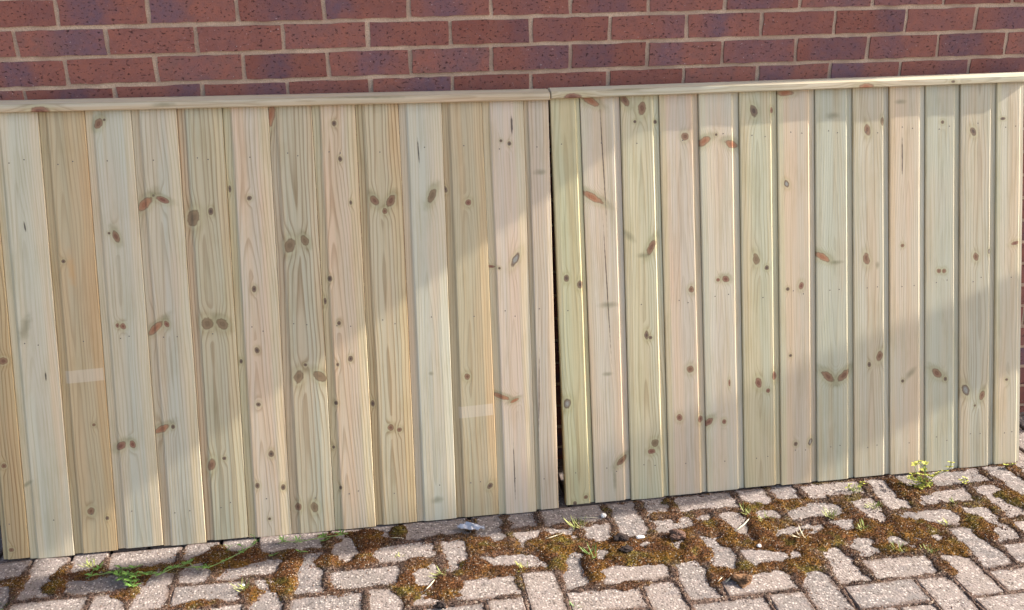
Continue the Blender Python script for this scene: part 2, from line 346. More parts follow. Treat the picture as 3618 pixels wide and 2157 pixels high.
# ------------------------------------------------------------------ wood
WBL = {'R': (.46, .54, (188, 182, 160)), 'L': (.52, .48, (184, 178, 156)), 'c': (.5, .5, (186, 178, 158))}
def wood(name, w, cols, knots=(), gc=.35, sp=.009, uc=.5, cath=.0, seed=0, patches=(), prof=(.19, .82), spec=.3, lum=1.0):
    """u runs across the board (m), v along it (m); cols = left strip, face, right strip (sRGB);
    knots = (u, v, ru, rv, angle, type)"""
    k = NT(name); uv = k.n('ShaderNodeUVMap', uv_map='UVMap').outputs[0]
    r = random.Random(seed)
    sx = k.n('ShaderNodeSeparateXYZ'); k.put(sx.inputs[0], uv); u, v = sx.outputs[0], sx.outputs[1]
    ofs = (r.uniform(0, 50), r.uniform(0, 50), r.uniform(0, 9))
    slow = k.noise(k.mapping(uv, loc=ofs, scale=(9, 1.3, 1)), 1, 2, .5)
    slow2 = k.noise(k.mapping(uv, loc=ofs[::-1], scale=(28, 1.1, 1)), 1, 3, .55)
    # growth ring field
    du = k.math('SUBTRACT', u, uc * w)
    F = k.math('SQRT', k.math('ADD', k.math('MULTIPLY', du, du), .00012))
    F = k.math('ADD', F, k.math('MULTIPLY', v, cath))
    F = k.math('ADD', F, k.math('MULTIPLY', slow, .05))
    F = k.math('ADD', F, k.math('MULTIPLY', k.noise(k.mapping(uv, loc=ofs, scale=(30, 5, 1)), 1, 2), .006))
    masks = []
    for (ku, kv, ru, rv, ang, ty) in knots:
        d = k.length(k.mapping(uv, loc=(ku, kv, 0), rot=ang, scale=(ru, rv, 1), typ='TEXTURE'))
        if ty in 'drbBWo' and max(ru, rv) > .0035:
            de = k.length(k.mapping(uv, loc=(ku, kv, 0), rot=0, scale=(max(ru, .006) * 2.4, max(rv, .008) * 4.5, 1), typ='TEXTURE'))
            F = k.math('ADD', F, k.math('MULTIPLY', k.ramp(de, 0, 1, 1, 0), (.005 + .55 * ru) * (1 if ku < uc * w else 1)))
        masks.append((d, ty, de if ty in 'drbBWo' and max(ru, rv) > .0035 else None))
    fr = k.math('FRACT', k.math('DIVIDE', F, sp))
    line = k.math('MULTIPLY', k.ramp(fr, .45, .85), k.ramp(fr, .88, .98, 1, 0))
    lines2 = k.noise(k.mapping(uv, loc=ofs, scale=(260, 3.5, 1)), 1, 2, .6)
    st2 = k.noise(k.mapping(uv, loc=ofs, scale=(75, 1.6, 1)), 1, 2, .6)
    un = k.math('DIVIDE', u, w)
    un = k.math('ADD', un, k.math('MULTIPLY', k.math('SUBTRACT', slow, .5), .05))
    f1, f2, mn = WBL[name.split('_')[1][0]]; a, b, c3 = [tuple(z * lum for z in q) for q in [s2l([x * f1 + y * f2 for x, y in zip(q, mn)]) for q in cols]]; e1, e2 = prof
    mid2 = tuple(x * y for x, y in zip(b, (.93, .94, .95)))
    base = k.cramp(un, [(0, a), (max(.01, e1 - .03), a), (e1 + .03, b), ((e1 + e2) / 2, mid2), (e2 - .04, b), (min(.99, e2 + .02), c3), (1, c3)])
    warm = k.mix(1, base, (1.05, .97, .86), 'MULTIPLY'); cool = k.mix(1, base, (.97, .99, .96), 'MULTIPLY')
    base = k.mix(k.ramp(slow2, .36, .64), warm, cool)
    pink = k.mix(1, base, (1.02, .975, .965), 'MULTIPLY')
    base = k.mix(k.ramp(k.noise(k.mapping(uv, loc=ofs, scale=(16, 2.6, 1)), 1, 3), .45, .65), base, pink)
    dk = k.mix(1, base, (.52, .42, .31), 'MULTIPLY')
    amp = k.math('MULTIPLY', k.ramp(slow, .3, .7, .55, 1.0), gc)
    c = k.mix(k.math('MULTIPLY', line, amp), base, dk)
    c = k.mix(k.ramp(lines2, .50, .68, 0, .42), c, k.mix(1, c, (.74, .69, .6), 'MULTIPLY'))
    c = k.mix(k.ramp(st2, .54, .70, 0, .35), c, k.mix(1, c, (.84, .78, .68), 'MULTIPLY'))
    blot = k.noise(k.mapping(uv, loc=ofs[::-1], scale=(22, 5, 1)), 1, 4, .65)
    c = k.mix(k.ramp(blot, .48, .68, 0, .5), c, k.mix(1, c, (.86, .84, .76), 'MULTIPLY'))
    c = k.mix(k.ramp(blot, .28, .42, .35, 0), c, k.mix(1, c, (1.08, 1.07, 1.05), 'MULTIPLY'))
    for (pu, pv, hu, hv) in patches:            # pale strip where packaging tape kept the board clean
        dd = k.n('ShaderNodeVectorMath', operation='ABSOLUTE'); k.put(dd.inputs[0], k.mapping(uv, loc=(pu, pv, 0), rot=.03, scale=(hu, hv, 1), typ='TEXTURE'))
        sd_ = k.n('ShaderNodeSeparateXYZ'); k.put(sd_.inputs[0], dd.outputs[0])
        mx = k.math('MAXIMUM', sd_.outputs[0], sd_.outputs[1])
        c = k.mix(k.math('MULTIPLY', k.ramp(mx, .92, 1.06, 1, 0), .42), c, s2l((206, 190, 168)))
    KC = {'d': ((72, 58, 52), (122, 98, 78)), 'b': ((104, 72, 54), (142, 108, 82)), 'B': ((112, 92, 68), (136, 112, 84)), 'r': ((104, 64, 50), (148, 106, 84)),
          'o': ((150, 94, 64), (166, 122, 90)), 'g': ((110, 106, 76), (160, 154, 126)), 'W': ((150, 150, 140), (104, 84, 70)), 'c': ((58, 42, 36), (90, 66, 52)), 's': ((196, 146, 84), (196, 150, 96))}
    nz = k.noise(k.mapping(uv, loc=ofs), 75, 2, .5)
    for (d, ty, de) in masks:
        core, rim = (s2l(q) for q in KC[ty])
        d = k.math('ADD', d, k.math('MULTIPLY', k.math('SUBTRACT', nz, .5), .75))
        if ty in 'gs':
            c = k.mix(k.ramp(d, .1, 1.5, .55 if ty == 'g' else .45, 0), c, core)
        elif ty == 'c':
            c = k.mix(k.ramp(d, .4, 1.1, .85, 0), c, core)
        else:
            if de is not None: c = k.mix(k.ramp(de, .1, 1.0, .3, 0), c, k.mix(1, c, (.86, .84, .74), 'MULTIPLY'))
            c = k.mix(k.ramp(d, .8, 3.0, .6, 0), c, k.mix(1, c, (.74, .73, .58), 'MULTIPLY'))
            halo = k.math('MULTIPLY', k.ramp(d, 1.0, 1.25), k.ramp(d, 1.3, 1.9, 1, 0))
            c = k.mix(k.math('MULTIPLY', halo, .22), c, s2l((205, 196, 160)))
            c = k.mix(k.ramp(d, .8, 1.25, .85, 0), c, rim)
            c = k.mix(k.ramp(d, .2, .95, .85, 0), c, core)
            c = k.mix(k.math('MULTIPLY', k.ramp(k.math('SINE', k.math('MULTIPLY', d, 16.0)), .0, .9), k.ramp(d, .8, 1.0, .3, 0)), c, rim)
            c = k.mix(k.math('MULTIPLY', k.math('MULTIPLY', k.ramp(d, .75, .95), k.ramp(d, .98, 1.2, 1, 0)), .3), c, s2l((70, 48, 38)))
    h = k.math('ADD', k.math('MULTIPLY', line, .5), lines2); k.bump(h, .18, .001)
    return k.done(c, k.ramp(lines2, .3, .7, .5, .66), spec)

# ------------------------------------------------------------------ the two timber panels
D = 3618 / 2489.0
LBX = [-.1916, -.1217, -.003, .1134, .2364, .3532, .4701, .5906, .7136, .83, .949, 1.0643, 1.1881, 1.3008, 1.3675]
LTX = [-.1400, -.0712, .0448, .1584, .2735, .3882, .5045, .6235, .7366, .8523, .9685, 1.0862, 1.1976, 1.3138, 1.3848]
RBX = [1.3922, 1.4788, 1.5904, 1.7085, 1.8279, 1.9463, 2.0634, 2.1789, 2.2996, 2.4173, 2.5347, 2.649, 2.768, 2.858]
RTX = [1.3883, 1.4739, 1.5902, 1.7032, 1.8199, 1.9407, 2.0567, 2.1729, 2.2905, 2.4057, 2.5209, 2.6336, 2.7525, 2.846]
OVER = .015
class Panel:
    def __init__(s, bx, tx, by, tz):
        s.bx, s.tx, s.by, s.tz = bx, tx, by, tz
        a, b = s.p(bx[0], 0), s.p(bx[-1], 0); c = s.p(tx[0], 1)
        s.n = np.cross(b - a, c - a); s.n /= np.linalg.norm(s.n); s.up = np.cross(s.n, (b - a) / np.linalg.norm(b - a))
        if s.n[1] > 0: s.n = -s.n
        if s.up[2] < 0: s.up = -s.up
        s.o = a; s.h = np.linalg.norm(c - a)
    def p(s, x, t):                             # x is the world X at that height, t 0..1 up the panel
        yb = s.by[0] * x + s.by[1]; zb = gz(x, yb) + .006
        yt = -.071; zt = s.tz[0] * x + s.tz[1] + ZO
        return np.array([x, yb + (yt - yb) * t, zb + (zt - zb) * t])
    def pix(s, px, py):                         # photo pixel -> (board index, u, v)
        d = ray(px * D, py * D); k = ((s.o - CAM) @ s.n) / (d @ s.n); q = CAM + k * d
        a, b = s.p(q[0], 0), s.p(q[0], 1); t = (q[2] - a[2]) / (b[2] - a[2])
        xs = [x0 + (x1 - x0) * t for x0, x1 in zip(s.bx, s.tx)]
        i = max(0, min(len(xs) - 2, int(np.searchsorted(xs, q[0])) - 1))
        return i, q[0] - xs[i], t * s.h
PL = Panel(LBX, LTX, (-.0222, -.2819), (-.0137, -.2009))
PR = Panel(RBX, RTX, (-.0172, -.2783), (-.0018, -.2146))

KL = [(60, 800, 12, 34, -18, 'g'), (60, 552, 2.5, 14, 5, 'c'), (8, 878, 9, 8, 0, 'b'), (10, 1133, 6, 6, 0, 'b'), (28, 1337, 6, 5, 0, 'b'), (111, 915, 2.5, 14, 0, 'c'), (65, 1178, 15, 5, 30, 'g'),
      (153, 637, 5, 5, 0, 'd'), (172, 655, 9, 45, 3, 's'), (228, 1034, 4, 4, 0, 'b'), (221, 1243, 8, 9, 0, 'b'), (261, 1260, 5, 6, 0, 'd'),
      (238, 302, 8, 13, -30, 'b'), (252, 293, 3.5, 3.5, 0, 'd'), (281, 577, 7, 14, 20, 'b'), (264, 569, 3.5, 3.5, 0, 'd'), (285, 793, 5, 6, 0, 'r'), (298, 795, 7, 8, 20, 'r'), (294, 1085, 9, 14, -50, 'r'), (322, 1081, 7, 10, 20, 'r'),
      (350, 499, 10, 22, -45, 'o'), (372, 478, 3.5, 3.5, 0, 'd'), (394, 488, 7, 16, 65, 'r'), (377, 800, 8, 23, -50, 'o'), (404, 790, 6, 9, 20, 'r'), (393, 1045, 8, 19, -65, 'o'), (420, 1039, 5, 6, 0, 'd'),
      (469, 533, 14, 20, -15, 'B'), (511, 517, 6, 9, 0, 'd'), (503, 789, 14, 15, 0, 'B'), (540, 790, 12, 16, 45, 'B'), (514, 1132, 9, 15, -15, 'b'), (545, 1116, 5, 5, 0, 'd'),
      (557, 462, 4, 9, 0, 'd'), (605, 485, 6, 6, 0, 'd'), (617, 706, 6, 8, 0, 'd'), (624, 855, 6, 8, 0, 'd'), (628, 986, 6, 6, 0, 'd'), (659, 1105, 7, 9, 0, 'd'), (625, 1182, 6, 8, 0, 'd'), (688, 1186, 6, 8, 0, 'd'), (655, 1262, 4, 4, 0, 'd'), (585, 882, 4, 6, 0, 'd'),
      (657, 285, 9, 24, -10, 'o'), (704, 601, 13, 18, -15, 'B'), (740, 589, 9, 14, 25, 'B'), (726, 919, 12, 17, -10, 'B'), (777, 918, 11, 19, 50, 'B'), (742, 890, 4.5, 4.5, 0, 'd'), (725, 1233, 8, 10, 0, 'b'), (765, 1234, 10, 14, 10, 'B'),
      (812, 304, 6, 7, 0, 'd'), (827, 391, 5, 7, 0, 'd'), (853, 497, 4, 6, 0, 'd'), (802, 682, 6, 8, 0, 'd'), (790, 737, 4, 9, 0, 'd'), (824, 790, 5, 6, 0, 'd'), (821, 890, 4, 5, 0, 'd'), (852, 876, 6, 8, 0, 'd'), (817, 983, 5, 6, 0, 'd'), (811, 1090, 4, 5, 0, 'd'), (828, 1187, 4, 6, 0, 'd'),
      (911, 493, 8, 13, 30, 'b'), (951, 493, 9, 14, -30, 'b'), (936, 518, 6, 7, 0, 'b'), (906, 985, 5, 8, 0, 'd'), (950, 1042, 8, 8, 0, 'b'), (971, 1047, 6, 6, 0, 'b'),
      (1019, 375, 2.2, 34, 2, 'c'), (1052, 481, 9, 20, -25, 'B'), (1049, 912, 6, 5, 0, 'g'), (1064, 1216, 14, 9, 0, 'g'), (1085, 466, 5, 9, 20, 'd'), (1141, 498, 8, 8, 0, 'r'), (1137, 920, 7, 8, 0, 'b'), (1192, 1182, 7, 10, -40, 'd'),
      (1243, 355, 5, 6, 0, 'd'), (1222, 348, 4, 4, 0, 'd'), (1249, 310, 3, 26, 0, 'c'), (1256, 637, 7, 20, -28, 'W'), (1197, 654, 11, 4, -10, 'r'), (1217, 658, 3.5, 3.5, 0, 'd'), (1218, 968, 22, 6, -22, 'o'), (1252, 978, 12, 4, 25, 'o'), (1251, 1150, 1.8, 85, 0, 'c'), (1318, 425, 15, 7, 0, 'g'), (1312, 960, 1.5, 120, -2, 'c')]
KR = [(1377, 677, 7, 9, 0, 'd'), (1410, 692, 8, 11, 0, 'd'), (1379, 982, 9, 12, -15, 'W'), (1397, 1224, 5, 6, 0, 'd'), (1424, 1209, 5, 5, 0, 'b'), (1436, 246, 22, 8, -30, 'o'), (1467, 400, 1.6, 160, 1.5, 'c'), (1476, 700, 1.6, 190, 1.5, 'c'), (1440, 480, 27, 8, -32, 'o'), (1480, 742, 24, 7, 0, 'g'), (1478, 910, 12, 5, 0, 'g'), (1512, 1120, 17, 7, 40, 'b'), (1494, 1165, 4, 34, 0, 'g'),
      (1562, 264, 10, 15, -15, 'b'), (1520, 245, 8, 15, 30, 'b'), (1544, 297, 4, 4, 0, 'd'), (1595, 297, 5, 5, 0, 'd'), (1584, 602, 8, 19, -28, 'b'), (1530, 575, 8, 20, 45, 'g'), (1565, 622, 16, 6, 0, 'g'), (1572, 815, 6, 11, 0, 'd'), (1582, 822, 5, 5, 0, 'd'), (1592, 1077, 10, 10, 0, 'B'), (1584, 1098, 10, 7, 0, 'r'),
      (1667, 333, 9, 9, 0, 'b'), (1682, 705, 7, 8, 0, 'b'), (1679, 899, 9, 9, 0, 'b'), (1652, 1016, 8, 9, 0, 'r'), (1714, 345, 16, 9, 28, 'o'), (1781, 352, 17, 9, -22, 'o'), (1743, 329, 3.5, 3.5, 0, 'd'), (1766, 680, 10, 8, -20, 'r'), (1747, 682, 5, 5, 0, 'r'), (1774, 932, 3, 9, 0, 'r'), (1704, 1020, 8, 10, 0, 'r'), (1723, 1027, 15, 8, 38, 'r'), (1761, 1026, 6, 7, 0, 'r'),
      (1835, 272, 9, 15, 18, 'd'), (1880, 270, 5, 8, 0, 'r'), (1840, 632, 9, 15, 12, 'B'), (1866, 653, 6, 6, 0, 'd'), (1845, 932, 9, 14, 8, 'r'), (1868, 951, 6, 6, 0, 'r'), (1884, 915, 7, 12, 0, 'r'),
      (1915, 449, 6, 9, 20, 'W'), (1950, 697, 7, 10, -10, 'r'), (1917, 705, 5, 5, 0, 'd'), (1923, 866, 4, 4, 0, 'd'), (1935, 1080, 6, 6, 0, 'd'), (1971, 1075, 6, 9, -20, 'W'), (1912, 228, 20, 7, 0, 'o'),
      (2030, 283, 17, 8, 0, 'g'), (2002, 627, 20, 8, -32, 'o'), (2036, 640, 18, 5, 0, 'g'), (2014, 917, 19, 9, -42, 'b'), (2052, 914, 19, 9, 42, 'b'),
      (2115, 318, 8, 13, 10, 'b'), (2153, 298, 6, 11, 0, 'B'), (2110, 632, 8, 15, 10, 'b'), (2137, 647, 5, 9, 0, 'g'), (2140, 868, 8, 14, -15, 'b'), (2115, 888, 5, 7, 0, 'd'), (2197, 250, 14, 6, 0, 'g'), (2200, 385, 2.2, 55, 0, 'c'), (2199, 600, 5, 5, 0, 'b'), (2196, 928, 4.5, 4.5, 0, 'd'), (2215, 910, 8, 20, -45, 'g'),
      (2301, 300, 5, 5, 0, 'd'), (2288, 662, 6, 6, 0, 'b'), (2301, 662, 6, 6, 0, 'b'), (2280, 910, 16, 9, -42, 'b'), (2301, 923, 5, 6, 0, 'd'), (2376, 323, 8, 12, 25, 'd'), (2379, 628, 7, 10, 10, 'b'), (2413, 615, 5, 7, 0, 'W'), (2350, 950, 9, 16, 25, 'W'), (2390, 963, 7, 12, -20, 'b'), (2372, 988, 4, 4, 0, 'd'),
      (2450, 292, 7, 4, 0, 'd'), (2475, 595, 12, 5, 12, 'r'), (2450, 925, 5, 4, 0, 'd')]
def collect(P, K, nb):
    out = [[] for _ in range(nb)]
    for (x, y, rx, ry, a, ty) in K:
        i, u, v = P.pix(x, y); s = (.00116 if P is PL else .00122) * (1 if ty in 'cg' else .86 if ty in 'Bdr' else .93)
        if abs(a) > 15 and ty in 'obBr' and max(rx, ry) > 8:        # resin-stained wing running on from a spike knot
            lx_, ly_ = (1.35, 2.0) if ry >= rx else (2.0, 1.35)
            out[i].append((u, v + .004, rx * s * lx_, ry * s * ly_, math.radians(a), 'g'))
        out[i].append((u, v, rx * s, ry * s, math.radians(a), ty))
    return out
# per board: left strip, face, right strip (sRGB), grain contrast, ring spacing, pith line, cathedral slope
CL = [((172, 142, 96), (170, 140, 96), (168, 138, 92), .75, .0085, 1.2, .004), ((198, 186, 158), (194, 184, 164), (198, 176, 152), .25, .007, .45, .01), ((176, 148, 104), (180, 154, 116), (168, 130, 82), .45, .008, .4, .012),
      ((196, 182, 158), (178, 172, 158), (196, 176, 148), .35, .007, .45, .006), ((192, 168, 142), (178, 170, 156), (196, 180, 150), .4, .0075, .5, .008), ((184, 152, 120), (166, 158, 134), (184, 164, 126), .7, .0105, .42, .006),
      ((184, 172, 134), (202, 178, 158), (200, 186, 152), .45, .0085, .42, .03), ((180, 156, 130), (166, 158, 138), (184, 160, 130), .75, .0105, .5, .008), ((186, 170, 134), (204, 176, 152), (190, 176, 132), .55, .0085, .35, .03),
      ((182, 152, 106), (194, 172, 138), (180, 150, 104), .95, .0095, .5, .004), ((192, 168, 144), (190, 182, 166), (188, 178, 156), .3, .008, .5, .012), ((178, 148, 106), (186, 164, 128), (174, 136, 90), .5, .008, .45, .016),
      ((192, 176, 146), (200, 178, 166), (188, 174, 138), .25, .007, .6, .004), ((176, 154, 124), (184, 162, 146), (180, 156, 136), .4, .009, 1.3, .004)]
CR = [((192, 182, 132), (188, 180, 132), (180, 174, 126), .45, .011, .45, .006), ((206, 186, 160), (202, 178, 160), (196, 172, 156), .15, .007, .5, .006), ((196, 182, 144), (192, 184, 150), (186, 182, 150), .5, .0085, .5, .022),
      ((196, 176, 138), (198, 170, 154), (196, 184, 154), .25, .0085, .5, .02), ((206, 192, 164), (202, 186, 170), (192, 184, 160), .15, .007, .5, .006), ((200, 188, 148), (196, 188, 154), (190, 184, 144), .4, .0085, .45, .012),
      ((204, 190, 152), (200, 172, 150), (186, 180, 166), .2, .007, .5, .008), ((206, 196, 166), (198, 194, 172), (188, 186, 166), .22, .007, .5, .006), ((212, 196, 164), (196, 182, 162), (188, 182, 170), .4, .0085, .5, .006),
      ((208, 184, 152), (198, 176, 156), (190, 186, 170), .2, .007, .5, .01), ((212, 206, 178), (206, 200, 178), (196, 196, 172), .15, .0075, .5, .008), ((190, 178, 154), (186, 174, 154), (182, 176, 160), .5, .0085, .55, .01),
      ((206, 190, 150), (192, 174, 152), (196, 176, 152), .25, .008, .5, .008)]
PATCH = {('L', 2): [(205, 915)], ('L', 11): [(1158, 1003)]}
M_back = plain('rough_back_timber', (168, 146, 108), .8, .15, 40)
M_nail = plain('dull_nail_steel', (92, 84, 76), .5, .2, 300, .5)
NAIL = mesh('nail', [(.0019 * math.cos(a * math.pi / 3), .0019 * math.sin(a * math.pi / 3), .0004) for a in range(6)] + [(.0021 * math.cos(a * math.pi / 3), .0021 * math.sin(a * math.pi / 3), -.002) for a in range(6)], [tuple(range(6))] + [(a, a + 6, (a + 1) % 6 + 6, (a + 1) % 6) for a in range(6)])
def profile(kind, w):
    if kind == 'L':                             # bevel faces left, square right edge stands proud of the next lip
        return [(0.0008, -.0048), (.15 * w, -.0042), (.20 * w, -.0004), (.22 * w, 0), (.80 * w, 0), (w - .0016, -.0012), (w - .0004, -.0024)]
    return [(0.0012, -.0048), (.0018, -.0012), (.0045, -.0005), (.17 * w, 0), (.812 * w, 0), (.816 * w, -.0003), (.866 * w, -.0058), (.878 * w, -.0061), (w - .0008, -.0063)]
def build_panel(P, side, label):
    root = empty('timber_fence_panel', tuple(P.p(sum(P.bx) / len(P.bx), 0)))
    tag(root, label, 'fence panel', 'timber panels leaning on the house wall')
    inv = Matrix.Translation(-root.location)
    n = P.n; nb = len(P.bx) - 1; C_ = CL if side == 'L' else CR; K = collect(P, KL if side == 'L' else KR, nb)
    rr = random.Random(11 if side == 'L' else 23)
    for i in range(nb):
        v, f, uvs = [], [], []
        dd = rr.uniform(-.0007, .0007); tw = rr.uniform(-.0008, .0008); dt = rr.uniform(-.003, .0025)
        w_ = None
        for t, tt in ((0.0, dt / P.h), (.33, .33), (.66, .66), (1.0, 1.012)):
            x0 = P.bx[i] + (P.tx[i] - P.bx[i]) * t; w = P.bx[i + 1] + (P.tx[i + 1] - P.bx[i + 1]) * t - x0; w_ = w_ or w
            bow = .0006 * math.sin(t * 3.1 + i)
            pr = profile(side, w) ; ring = pr + [(w - .0008, -.017), (.0008, -.017)]
            for (uu, de) in ring:
                v.append(P.p(x0 + uu, tt) + n * (de + dd + tw * (t - .5) + bow)); uvs.append((uu, tt * P.h))
        m = len(ring)
        for L in range(3): f += [(L * m + k, L * m + (k + 1) % m, (L + 1) * m + (k + 1) % m, (L + 1) * m + k) for k in range(m)]
        f += [tuple(range(m))[::-1], tuple(3 * m + k for k in range(m))]
        me = mesh('plank', v, f); ul = me.uv_layers.new(name='UVMap')
        for lp in me.loops: ul.data[lp.index].uv = uvs[lp.vertex_index]
        a, b, c, gc, spc, uc, ca = C_[i]; pt = []; c = tuple((p_ + q_) / 2 for p_, q_ in zip(b, c))
        if side == 'L': a = tuple(q * f_ for q, f_ in zip(a, (.96, .94, .91)))     # shade on the recessed lip put into its colour, darker and browner
        for (px, py) in PATCH.get((side, i), []):
            _, pu, pvv = P.pix(px, py); pt.append((pu, pvv, .05, .0175))
        mat = wood('pine_%s_%d' % (side, i), w_, (a, b, c), K[i], gc, spc, uc, ca, seed=i * 7 + (1 if side == 'L' else 200), patches=pt, prof=(.16, .83) if side == 'R' else (.19, .78), lum={0: 1.0, 2: 1.02, 9: 1.06, 11: 1.02}.get(i, 1.10) if side == 'L' else {10: .84, 7: .88, 11: .97, 8: .97, 5: .98, 0: 1.0}.get(i, 1.04))
        me.materials.append(mat)
        o = link('plank', me, root); o.matrix_parent_inverse = inv
        for t in (.085, .5, .895):
            x0 = P.bx[i] + (P.tx[i] - P.bx[i]) * t; w = P.bx[i + 1] + (P.tx[i + 1] - P.bx[i + 1]) * t - x0
            bow = np.interp(t, (0, .33, .66, 1), [.0006 * math.sin(q * 3.1 + i) for q in (0, .33, .66, 1)])
            for q in ((.36, .64) if rr.random() < .6 else (rr.uniform(.4, .6),)):
                if w < .09 and q > .5: continue
                c0 = P.p(x0 + w * (q + rr.uniform(-.05, .05)), t + rr.uniform(-.008, .008)) + n * (dd + tw * (t - .5) + bow - .0002)
                on = link('nail', NAIL, root, M_nail); on.matrix_parent_inverse = inv
                on.matrix_basis = Matrix.Translation(c0) @ Vector(n).to_track_quat('Z', 'Y').to_matrix().to_4x4()
    # cap along the top
    x0, x1 = P.tx[0] - .004, P.tx[-1] + (.003 if side == 'L' else .012)
    if side == 'R': x0 = P.tx[0] + .0015
    sec = [(OVER - .002, -.0005), (OVER, .0015), (OVER, .0165), (OVER - .003, .0195), (-.012, .0295), (-.036, .0325), (-.046, .029), (-.048, .0)]
    acc = [0]
    for q in range(1, len(sec)): acc.append(acc[-1] + math.hypot(sec[q][0] - sec[q - 1][0], sec[q][1] - sec[q - 1][1]))
    v, f, uvs = [], [], []; ns = 14; rr2 = random.Random(3)
    xs = [x0, x0 + .0025] + [x0 + (x1 - x0) * (j + .5) / ns for j in range(ns)] + [x1 - .0025, x1]
    for j, x in enumerate(xs):
        sh = .9 if j in (0, len(xs) - 1) else 1.0
        wv = .0006 * math.sin(j * 1.7) if 1 < j < len(xs) - 2 else 0
        for q, (de, tt) in enumerate(sec):
            cx_, cz_ = -.016, .012
            v.append(P.p(x, 1) + n * (cx_ + (de - cx_) * sh + wv) + P.up * (cz_ + (tt - cz_) * sh)); uvs.append((acc[q], x - x0))
    m = len(sec)
    for L in range(len(xs) - 1): f += [(L * m + k, L * m + (k + 1) % m, (L + 1) * m + (k + 1) % m, (L + 1) * m + k) for k in range(m)]
    f += [tuple(range(m))[::-1], tuple((len(xs) - 1) * m + k for k in range(m))]
    me = mesh('top_cap', v, f); ul = me.uv_layers.new(name='UVMap')
    for lp in me.loops: ul.data[lp.index].uv = uvs[lp.vertex_index]
    kn = [(.003, .0548 - x0, .011, .022, 0, 'r'), (.012, .36 - x0, .006, .03, 0, 'g'), (.02, .9 - x0, .004, .1, .03, 'g')] if side == 'L' else [(.003, 1.452 - x0, .010, .024, 0, 'r'), (.003, 2.325 - x0, .010, .022, 0, 'o'), (.009, 2.60 - x0, .004, .006, 0, 'd'), (.02, 1.6 - x0, .005, .06, 0, 'g')]
    me.materials.append(wood('pine_cap_' + side, .07, ((184, 160, 130), (194, 178, 156), (194, 186, 172)) if side == 'L' else ((190, 176, 148), (198, 190, 168), (202, 198, 182)), kn, .5, .006, .2, .006, seed=900 + len(side) + (5 if side == 'R' else 0), prof=(.16, .4)))
    o = link('top_cap', me, root); o.matrix_parent_inverse = inv
    # frame behind the boards: two stiles and three rails
    def bar(name, xa, xb, ta, tb, d0, d1):
        vv = [P.p(x, t) + n * d for x in (xa, xb) for d in (d0, d1) for t in (ta, tb)]
        for q, (x, d, t) in enumerate([(x, d, t) for x in (xa, xb) for d in (d0, d1) for t in (ta, tb)]):
            pass
        ff_ = [(0, 1, 3, 2), (4, 6, 7, 5), (0, 4, 5, 1), (2, 3, 7, 6), (0, 2, 6, 4), (1, 5, 7, 3)]
        o = link(name, mesh(name, vv, ff_), root, M_back); o.matrix_parent_inverse = inv
    xa, xb = max(P.bx[0], P.tx[0]), min(P.bx[-1], P.tx[-1])
    bar('stile', xa + .003, xa + .048, -.004, .995, -.0182, -.046); bar('stile', xb - .048, xb - .003, -.004, .995, -.0182, -.046)
    for t in (.08, .5, .9): bar('rail', xa + .0485, xb - .0485, t - .03, t + .03, -.0182, -.044)
    return root
build_panel(PL, 'L', 'left leaning timber panel of tan and grey knotty pine boards, darker one')
build_panel(PR, 'R', 'right leaning timber panel of pale greenish pine boards with bright vertical stripes')

# ------------------------------------------------------------------ moss in and over the joints
rng = np.random.default_rng(4)
def vnoise(X, Y, s, seed):
    g_ = np.random.default_rng(seed).random((256, 256)); x, y = X / s, Y / s
    xi, yi = np.floor(x).astype(int), np.floor(y).astype(int); fx, fy = x - xi, y - yi
    fx, fy = fx * fx * (3 - 2 * fx), fy * fy * (3 - 2 * fy)
    q = lambda a, b: g_[a % 256, b % 256]
    return (q(xi, yi) * (1 - fx) + q(xi + 1, yi) * fx) * (1 - fy) + (q(xi, yi + 1) * (1 - fx) + q(xi + 1, yi + 1) * fx) * fy
def joint_dist(X, Y):
    dx, dy = (X - PX0) / PP, (Y - PY0) / PP
    u = dx * ct + dy * st_; v = -dx * st_ + dy * ct
    iu, iv = np.floor(u).astype(int), np.floor(v).astype(int); fu, fv_ = u - iu, v - iv
    # herringbone: cell class by (iu + 3... ) mod 4 along the diagonal lattice (1,1),(3,-1)
    cl = (iu - iv) % 4                          # H covers classes 1,2 ; V covers 0 (upper) .. derived below
    # H cells: (0,-1)->1, (1,-1)->2 ; V cells: (2,-2)->0 (lower), (2,-1)->3 (upper)
    left = np.where(cl == 2, 9, fu); right = np.where(cl == 1, 9, 1 - fu)
    bot = np.where(cl == 3, 9, fv_); top = np.where(cl == 0, 9, 1 - fv_)
    left = np.where(cl == 2, 9, left)
    return np.minimum(np.minimum(left, right), np.minimum(bot, top)) * PP
